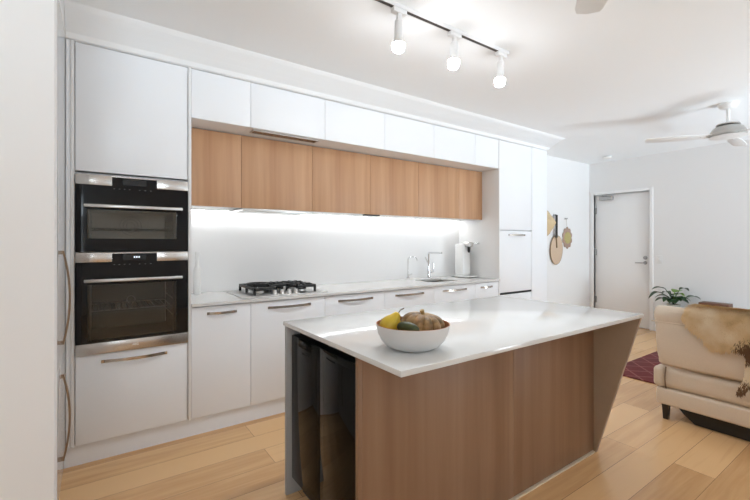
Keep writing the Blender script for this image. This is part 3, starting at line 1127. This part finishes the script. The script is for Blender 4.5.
# ------------------------------------------------------------------ track light
tl = thing('track_light', (1.5, 1.70, CZ), 'white ceiling track light rail with three spot heads above island', 'track light')
b = MB()
b.box(1.12, 2.265, 1.682, 1.688, CZ - .022, CZ)
b.box(1.12, 2.265, 1.712, 1.718, CZ - .022, CZ)
b.box(1.12, 2.265, 1.688, 1.712, CZ - .006, CZ)
b.box(2.262, 2.278, 1.680, 1.720, CZ - .024, CZ)
b.box(1.10, 1.122, 1.680, 1.720, CZ - .024, CZ)
b.build('rail', 'lamp_white', tl)
lab_part(MB().box(1.122, 2.262, 1.6885, 1.7115, CZ - .020, CZ - .0065).build('slot', 'track_black', tl), 'dark slot of the rail')
b = MB()
heads = [(1.345, 6, -3), (1.775, -4, 8), (2.215, 0, 5)]
for i, (x, tx_, ty_) in enumerate(heads):
    sh = thing('spot_head', (x, 1.70, CZ - .02), 'white spot head with lit bulb on the ceiling track, ' + ['nearest the camera', 'middle of the three', 'farthest from the camera'][i], 'spotlight', 'spots on the ceiling track')
    z = CZ - .022
    b = MB()
    b.box(x - .045, x + .045, 1.683, 1.717, z - .026, z, bev=.003)
    b.box(x - .012, x + .012, 1.69, 1.71, z - .058, z - .024, bev=.002)
    b.build('adaptor', 'lamp_white', sh)
    mt = T(x, 1.70, z - .058, math.radians(tx_), math.radians(ty_), 0)
    b = MB()
    b.lathe([(0, 0), (.018, 0), (.0235, -.006), (.0235, -.100), (.029, -.112), (.036, -.122), (.033, -.122), (0, -.108)], 24, mt)
    body = b.build('lamp_holder', 'lamp_white', sh)
    MB().lathe([(.032, -.118), (.0355, -.135), (.030, -.160), (.018, -.168), (0, -.170)], 24, mt).build('bulb', 'bulb', body)
    sp = bpy.data.lights.new('spot_lamp', 'SPOT')
    sp.energy = 17
    sp.color = LAMP
    sp.spot_size = math.radians(110)
    sp.spot_blend = 0.8
    sp.shadow_soft_size = .03
    so = bpy.data.objects.new('spot_lamp', sp)
    C.objects.link(so)
    so.location = mt @ Vector((0, 0, -.21))
    so.rotation_euler = (math.radians(tx_), math.radians(ty_), 0)

# ------------------------------------------------------------------ ceiling fans


def fan(fx, fy, a0, label):
    t = thing('ceiling_fan', (fx, fy, CZ), label, 'ceiling fan', 'ceiling fans')
    MB().lathe([(0, CZ), (.075, CZ), (.075, CZ - .02), (.055, CZ - .045), (.02, CZ - .055), (0, CZ - .055)], 32, T(fx, fy, 0)).build('canopy', 'fan_white', t)
    MB().tube([(fx, fy, CZ - .04), (fx, fy, CZ - .19)], .014, 16).build('rod', 'fan_white', t)
    b = MB()
    b.lathe([(0, 2.390), (.05, 2.390), (.085, 2.383), (.09, 2.373), (.07, 2.369), (0, 2.367)], 36, T(fx, fy, 0))
    b.lathe([(0, 2.373), (.08, 2.367), (.112, 2.347), (.132, 2.310), (.136, 2.290), (.132, 2.277), (0, 2.275)], 40, T(fx, fy, 0))
    b.build('motor_housing', 'fan_grey', t)
    MB().lathe([(0, 2.274), (.128, 2.274), (.14, 2.267), (.08, 2.255), (0, 2.251)], 40, T(fx, fy, 0)).build('bottom_cap', 'fan_white', t)
    for k in range(3):
        a = math.radians(a0 + 120 * k)
        mt = T(fx, fy, 2.280, 0, 0, a) @ Matrix.Rotation(math.radians(9), 4, 'X')
        poly = [(.12, -.035), (.20, -.055), (.34, -.068), (.52, -.064), (.62, -.055), (.645, -.045), (.66, 0.005), (.655, .045), (.62, .055), (.40, .060), (.22, .050), (.12, .035)]
        bl_ = MB().prism(poly, .007, mt, bev=.002).build('blade', 'fan_white', t)
        b = MB()
        for (px, py) in ((.17, -.02), (.17, .02), (.21, 0)):
            b.lathe([(0, -.002), (.006, -.002), (.006, 0.0), (0, .0)], 10, mt @ Matrix.Translation((px, py, 0)))
        b.build('blade_screws', 'steel', bl_)
    return t


fan(4.795, 1.147, 5, 'white three-blade ceiling fan hanging over the living area by the sofa')
fan(1.22, .505, 36, 'ceiling fan above the frame, only one blade tip showing at the top')

# ------------------------------------------------------------------ sofa
SXB = 3.37
sf = thing('sofa', (3.85, .15, 0), 'cream leather sofa seen from behind with a fur hide over it', 'sofa')
SY_END = 1.205
SY_OTH = -.95
MB().box(SXB, 4.36, SY_OTH, SY_END + .012, .105, .225, bev=.018, seg=3).build('base', 'leather', sf)
b = MB()
b.box(SXB + .01, SXB + .20, SY_OTH + .02, SY_END + .015, .222, .385, bev=.05, seg=5)
b.build('lower_back', 'leather', sf)
for (ya, yb) in ((SY_END + .028, .14), (.13, SY_OTH + .01)):
    rows = []
    n = 22
    prof_b = [(.02, .375), (-.012, .40), (-.020, .48), (-.016, .58), (-.006, .67), (.004, .700), (.002, .712), (-.004, .74), (.006, .785), (.04, .812),
              (.09, .818), (.15, .80), (.19, .76), (.20, .66), (.19, .50), (.17, .375)]
    for i in range(n + 1):
        s = i / n
        wid = 1.0
        e = min(s, 1 - s)
        rnd = min(1, e / .04)
        k = math.sqrt(max(0, 1 - (1 - rnd) ** 2)) if rnd < 1 else 1
        row = []
        for (dx, z) in prof_b:
            y = ya + (yb - ya) * s
            if s < .5 and ya > 1:
                y += .048 * (z - .375) / .44 * (1 - s * 2)
            cx_, cz_ = .09, .6
            kk = .86 + .14 * k
            row.append((SXB + cx_ + (dx - cx_) * (kk if abs(dx - cx_) > .05 else 1) + .004 * math.sin(s * 23 + z * 31), y, cz_ + (z - cz_) * (.96 + .04 * k)))
        rows.append(row)
    b = MB().grid(rows)
    b.bm.faces.new([v for v in b.bm.verts[:len(prof_b)]]) if False else None
    t_ = b
    bmesh.ops.holes_fill(t_.bm, edges=[e for e in t_.bm.edges if e.is_boundary], sides=0)
    bmesh.ops.recalc_face_normals(t_.bm, faces=t_.bm.faces[:])
    bk = t_.build('back_cushion', 'leather', sf)
    md = bk.modifiers.new('s', 'SUBSURF')
    md.levels = md.render_levels = 1
    ye = ya + .03 if ya > 1 else ya - .01
    lab_part(MB().tube([(SXB + .002, ye - .02, .704), (SXB + .002, (ya + yb) / 2, .703), (SXB + .002, yb + .02, .704)], .004, 8).build('headrest_seam', 'leather', bk), 'stitched headrest seam')
# arms, seats, feet
for (ya, yb) in ((SY_END - .20, SY_END), (SY_OTH, SY_OTH + .20)):
    MB().box(SXB + .12, 4.36, ya, yb, .222, .56, bev=.05, seg=4).build('arm', 'leather', sf)
for k in range(2):
    ya = SY_OTH + .21 + k * .87
    MB().box(SXB + .2, 4.38, ya, ya + .86, .222, .43, bev=.05, seg=4).build('seat_cushion', 'leather', sf)
# rounded corner roll with its piping at the visible end
b = MB().box(SXB - .012, SXB + .12, SY_END - .045, SY_END + .028, .232, .378, bev=.03, seg=5)
b.build('corner_roll', 'leather', sf)
pts = [(SXB + .006 - .02 * math.sin(PI * i / 12), SY_END - .052, .228 + .155 * i / 12) for i in range(13)]
lab_part(MB().tube(pts, .005, 8).build('piping', 'seam_dark', sf), 'dark piping beside the corner roll')
for (x, y, zf) in ((SXB + .03, SY_END - .045, .0), (SXB + .03, SY_OTH + .06, .0), (4.29, SY_END - .06, .0125), (4.29, SY_OTH + .06, .0125)):
    b = MB()
    hgt = .108 - zf
    b.lathe([(0, 0), (.021, 0), (.030, hgt), (0, hgt)], 4, T(x, y, zf, 0, 0, PI / 4))
    b.build('leg', 'leg_dark', sf)
b = MB()
b.prism([(1.11, .105), (1.06, .05), (1.00, .004), (-.75, .004), (-.8, .105)], .62, Matrix(((0, 0, 1, SXB + .06), (1, 0, 0, 0), (0, 1, 0, 0), (0, 0, 0, 1))), bev=.004)
lab_part(b.build('underframe', 'black_plastic', sf), 'black mechanism under the base')

# fur hide over the sofa's back
out = [(1.035, .80), (1.05, .765), (1.02, .715), (.975, .665), (.93, .645), (.925, .61), (.885, .575), (.84, .57), (.80, .585), (.755, .60), (.72, .585), (.71, .54),
       (.712, .47), (.73, .40), (.758, .325), (.722, .328), (.690, .40), (.670, .46), (.655, .53), (.62, .58), (.58, .60), (.50, .55), (.40, .60), (.33, .56), (.25, .62), (.22, .72), (.24, .80)]


def inside(y, z):
    c_ = False
    n = len(out)
    for i in range(n):
        y1_, z1_ = out[i]
        y2_, z2_ = out[(i + 1) % n]
        if (z1_ > z) != (z2_ > z) and y < (y2_ - y1_) * (z - z1_) / (z2_ - z1_) + y1_:
            c_ = not c_
    return c_


def drape(y, s):
    """s = height along the sheet: below .80 hangs down the back, above runs over the top"""
    if s <= .785:
        base = SXB - .030 if s > .39 else SXB - .022
        return Vector((base + .004 * math.sin(y * 40 + s * 20), y, s)), Vector((-1, 0, .1))
    a = (s - .785) / .06
    if a < 1:
        ang = a * PI / 2
        return Vector((SXB - .030 + .075 * (1 - math.cos(ang)), y, .785 + .048 * math.sin(ang))), Vector((-math.cos(ang), 0, math.sin(ang)))
    d_ = s - .845
    return Vector((SXB + .045 + d_, y, .833 - .35 * d_ * d_ - .02 * d_)), Vector((0, 0, 1))


hd = thing('fur_hide', (SXB, .65, .6), 'tan and brown fur hide draped over the back of the sofa', 'hide')
bm = bmesh.new()
st = .011
vm = {}


def gv(i, j):
    if (i, j) not in vm:
        p, _ = drape(.22 + i * st, .30 + j * st)
        vm[(i, j)] = bm.verts.new(p)
    return vm[(i, j)]


cells = []
ni, nj = int(.86 / st), int(.68 / st)
for i in range(ni):
    for j in range(nj):
        y, z = .22 + (i + .5) * st, .30 + (j + .5) * st
        ok = inside(y, z) if z < .795 else (.25 + .05 * math.sin(z * 40) < y < 1.03 - .08 * max(0, z - .83))
        if ok:
            bm.faces.new((gv(i, j), gv(i + 1, j), gv(i + 1, j + 1), gv(i, j + 1)))
            cells.append((y, z))
ret = bmesh.ops.solidify(bm, geom=bm.faces[:], thickness=.006)
bmesh.ops.recalc_face_normals(bm, faces=bm.faces[:])
mb = MB()
mb.bm.free()
mb.bm = bm
mb.build('skin', 'hide_fur', hd)
bm = bmesh.new()
bm_dark = bmesh.new()
rnd = random.Random(3)
for (y, z) in cells:
    for k in range(7):
        dark = (z < .40 + rnd.uniform(-.04, .04) and y < .80) or math.hypot((y - .66) / .10, (z - .60) / .075) < 1 + rnd.uniform(-.3, .3)
        tb = bm_dark if dark else bm
        yy, zz = y + rnd.uniform(-.5, .5) * st, z + rnd.uniform(-.5, .5) * st
        p, nrm = drape(yy, zz)
        down, _ = drape(yy, zz - .01)
        dvec = (down - p)
        if dvec.length > 1e-6:
            dvec.normalize()
        ln = rnd.uniform(.022, .040)
        tip = p + dvec * ln * .9 + nrm.normalized() * (.008 + rnd.uniform(.0, .012)) + Vector((0, rnd.uniform(-.010, .010), 0))
        sd = Vector((0, .0022, 0))
        root = p + nrm.normalized() * .003
        mid = root.lerp(tip, .5) + nrm.normalized() * .004
        v = [tb.verts.new(root - sd), tb.verts.new(root + sd), tb.verts.new(mid + sd * .7), tb.verts.new(mid - sd * .7), tb.verts.new(tip)]
        tb.faces.new((v[0], v[1], v[2], v[3]))
        tb.faces.new((v[3], v[2], v[4]))
mb = MB()
mb.bm.free()
mb.bm = bm
mb.build('fur', 'hide_fur', hd, smooth=False)
mb = MB()
mb.bm.free()
mb.bm = bm_dark
lab_part(mb.build('dark_fur', 'hide_dark', hd, smooth=False), 'dark brown patch and leg end')

# rug
b = MB().box(4.14, 6.2, -1.0, 1.93, .0005, .012, bev=.003)
solo('rug', b, 'rug_red', 'dark red patterned rug on the floor in front of the sofa', 'rug')

# low console by the door wall, with plant and box on it
cs = thing('console', (6.4, 1.2, 0), 'low white console by the door wall, hidden behind the sofa back', 'console')
MB().box(6.22, 6.634, .1, 2.19, .12, .40, bev=.004).build('body', 'cabinet_white', cs)
for (x, y) in ((6.26, .16), (6.26, 2.14), (6.59, .16), (6.59, 2.14)):
    MB().tube([(x, y, 0.0005), (x, y, .121)], [.012, .018], 12).build('leg', 'leg_dark', cs)
px, py = 6.40, 2.10
pl = thing('potted_plant', (px, py, .40), 'dark-leaved potted plant showing above the left end of the sofa', 'plant')
MB().lathe([(0, .4005), (.06, .4005), (.075, .42), (.08, .452), (.075, .452), (.072, .444), (0, .444)], 28, T(px, py, 0)).build('pot', 'pot_cream', pl)
MB().lathe([(.070, .440), (.05, .448), (0, .449)], 20, T(px, py, 0)).build('soil', 'soil', pl)


def leaves(specs, m, name):
    b = MB()
    for (az, reach, peak, ln, wd_, droop) in specs:
        # az: direction as seen: 0 = right in the picture, 90 = away
        d = rt * math.cos(math.radians(az)) + aw * math.sin(math.radians(az))
        base = Vector((px, py, .446))
        peak -= .055
        tip0 = Vector((px, py, 0)) + d * reach + Vector((0, 0, peak))
        st_ = [base, base.lerp(tip0, .4) + Vector((0, 0, .04)), tip0]
        b.tube(st_, .005, 6)
        side = d.cross(Vector((0, 0, 1))).normalized()
        rows = []
        n = 8
        for i in range(n + 1):
            s = i / n
            c_ = tip0 + d * ln * s + Vector((0, 0, .03 * math.sin(PI * s * .7) - droop * s * s))
            ww = 1.35 * wd_ * math.sin(PI * min(1, .06 + .94 * s)) ** .8 * (1 - .25 * s) + .001
            rows.append([c_ - side * ww + Vector((0, 0, .012 * ww / wd_)), c_, c_ + side * ww + Vector((0, 0, .012 * ww / wd_))])
        b.grid(rows)
    return b.build(name, m, pl)


leaves([(180, .16, .655, .18, .036, .10), (170, .10, .71, .17, .034, .04), (150, .07, .60, .14, .04, .05), (200, .05, .58, .15, .045, .06),
        (10, .10, .70, .15, .035, .05), (-10, .16, .60, .17, .04, .05), (-30, .06, .58, .13, .045, .05), (60, .06, .62, .12, .045, .04),
        (165, .07, .56, .15, .05, .05), (0, .05, .55, .15, .05, .05), (-60, .04, .55, .14, .055, .04), (-140, .05, .57, .14, .055, .06), (45, .03, .58, .14, .05, .03), (-95, .03, .60, .12, .05, .06), (100, .05, .64, .12, .04, .03), (-80, .06, .59, .12, .045, .05), (30, .08, .57, .13, .045, .05), (-120, .06, .56, .12, .045, .05)], 'leaf', 'leaves')
lab_part(leaves([(20, .02, .665, .13, .06, .01), (-60, .03, .63, .10, .05, .03)], 'leaf_light', 'young_leaves'), 'paler green young leaves')
solo('wooden_box', MB().box(6.30, 6.47, 1.50, 1.80, .4005, .525, bev=.006), 'brown_wood', 'low dark brown wooden box beside the plant, above the sofa back', 'box')
solo('white_box', MB().box(6.30, 6.47, 1.02, 1.28, .4005, .50, bev=.006), 'plastic_white', 'small white box at the right edge, above the sofa back', 'box')

# ------------------------------------------------------------------ things hung on the bright wall
WYS = 3.35


def hook(x, z, name, label):
    b = MB()
    b.lathe([(0, 0), (.014, 0), (.014, .006), (.006, .008), (.006, .028), (.012, .032), (.012, .038), (0, .040)], 16, T(x, WYS, z, PI / 2, 0, 0))
    return solo(name, b, 'closer_grey', label, 'hook', 'wall hooks')


hook(5.915, 1.655, 'wall_hook', 'small bare grey hook above the woven flower on the bright wall')
hook(5.60, 1.70, 'wall_hook', 'grey hook carrying the dark strap and the round fan')
# conical hat seen from the side
MBh = MB().lathe([(.19, .012), (.195, .016), (.13, .08), (.06, .145), (.02, .178), (0, .185)], 40, T(5.34, WYS - .002, 1.57, PI / 2, 0, 0))
hat = thing('straw_hat', (5.34, WYS, 1.57), 'conical straw hat hung at the edge of the tall cupboard', 'hat')
MBh.build('cone', 'straw', hat)
MB().lathe([(.188, .008), (.197, .008), (.197, .018), (.188, .018), (.188, .008)], 40, T(5.34, WYS - .002, 1.57, PI / 2, 0, 0)).build('rim', 'straw_rim', hat)
# round palm fan hanging from a dark strap
pf_ = thing('round_fan', (5.66, WYS, 1.2), 'round woven hand fan hanging below the straw hat by a dark strap', 'hand fan')
n = 48
poly = []
for i in range(n):
    a = 2 * PI * i / n
    r = .190 * (1 - .06 * math.cos(a * 2) - .05 * max(0, math.sin(a)) ** 8)
    poly.append((r * math.cos(a) * .90, r * math.sin(a) * 1.1))
MB().prism(poly, .010, T(5.65, WYS - .012, 1.18, PI / 2, math.radians(6), 0), bev=.002).build('disc', 'straw_pale', pf_)
rim = [Vector((5.65, WYS - .017, 1.18)) + (Matrix.Rotation(math.radians(6), 3, 'Y') @ Vector((x, 0, y))) for x, y in poly]
MB().tube(rim + [rim[0]], .006, 8).build('rim', 'straw_rim', pf_)
MB().tube([(5.645, WYS - .024, 1.21), (5.628, WYS - .024, 1.39)], .012, 10).build('grip', 'straw_rim', pf_)
lab_part(MB().box(5.585, 5.632, WYS - .05, WYS - .036, 1.36, 1.70, bev=.002).build('strap', 'black_plastic', pf_), 'dark strap')
# woven flower
fl = thing('woven_flower', (5.965, WYS, 1.36), 'small woven flower-shaped wall ornament right of the round fan', 'wall ornament')
poly = []
for i in range(72):
    a = 2 * PI * i / 72
    r = .118 + .022 * abs(math.sin(a * 5))
    poly.append((r * math.cos(a), r * math.sin(a) * 1.22))
MB().prism(poly, .008, T(5.965, WYS - .004, 1.36, PI / 2, 0, 0), bev=.002).build('petals', 'woven_edge', fl)
MB().lathe([(0, .022), (.04, .020), (.08, .012), (.09, .006), (.09, 0)], 32, T(5.965, WYS - .011, 1.36, PI / 2, 0, 0)).build('centre', 'woven_green', fl)
MB().tube([(5.965, WYS - .008, 1.49), (5.93, WYS - .02, 1.58), (5.915, WYS - .024, 1.65)], .0025, 6).build('cord', 'straw_rim', fl)
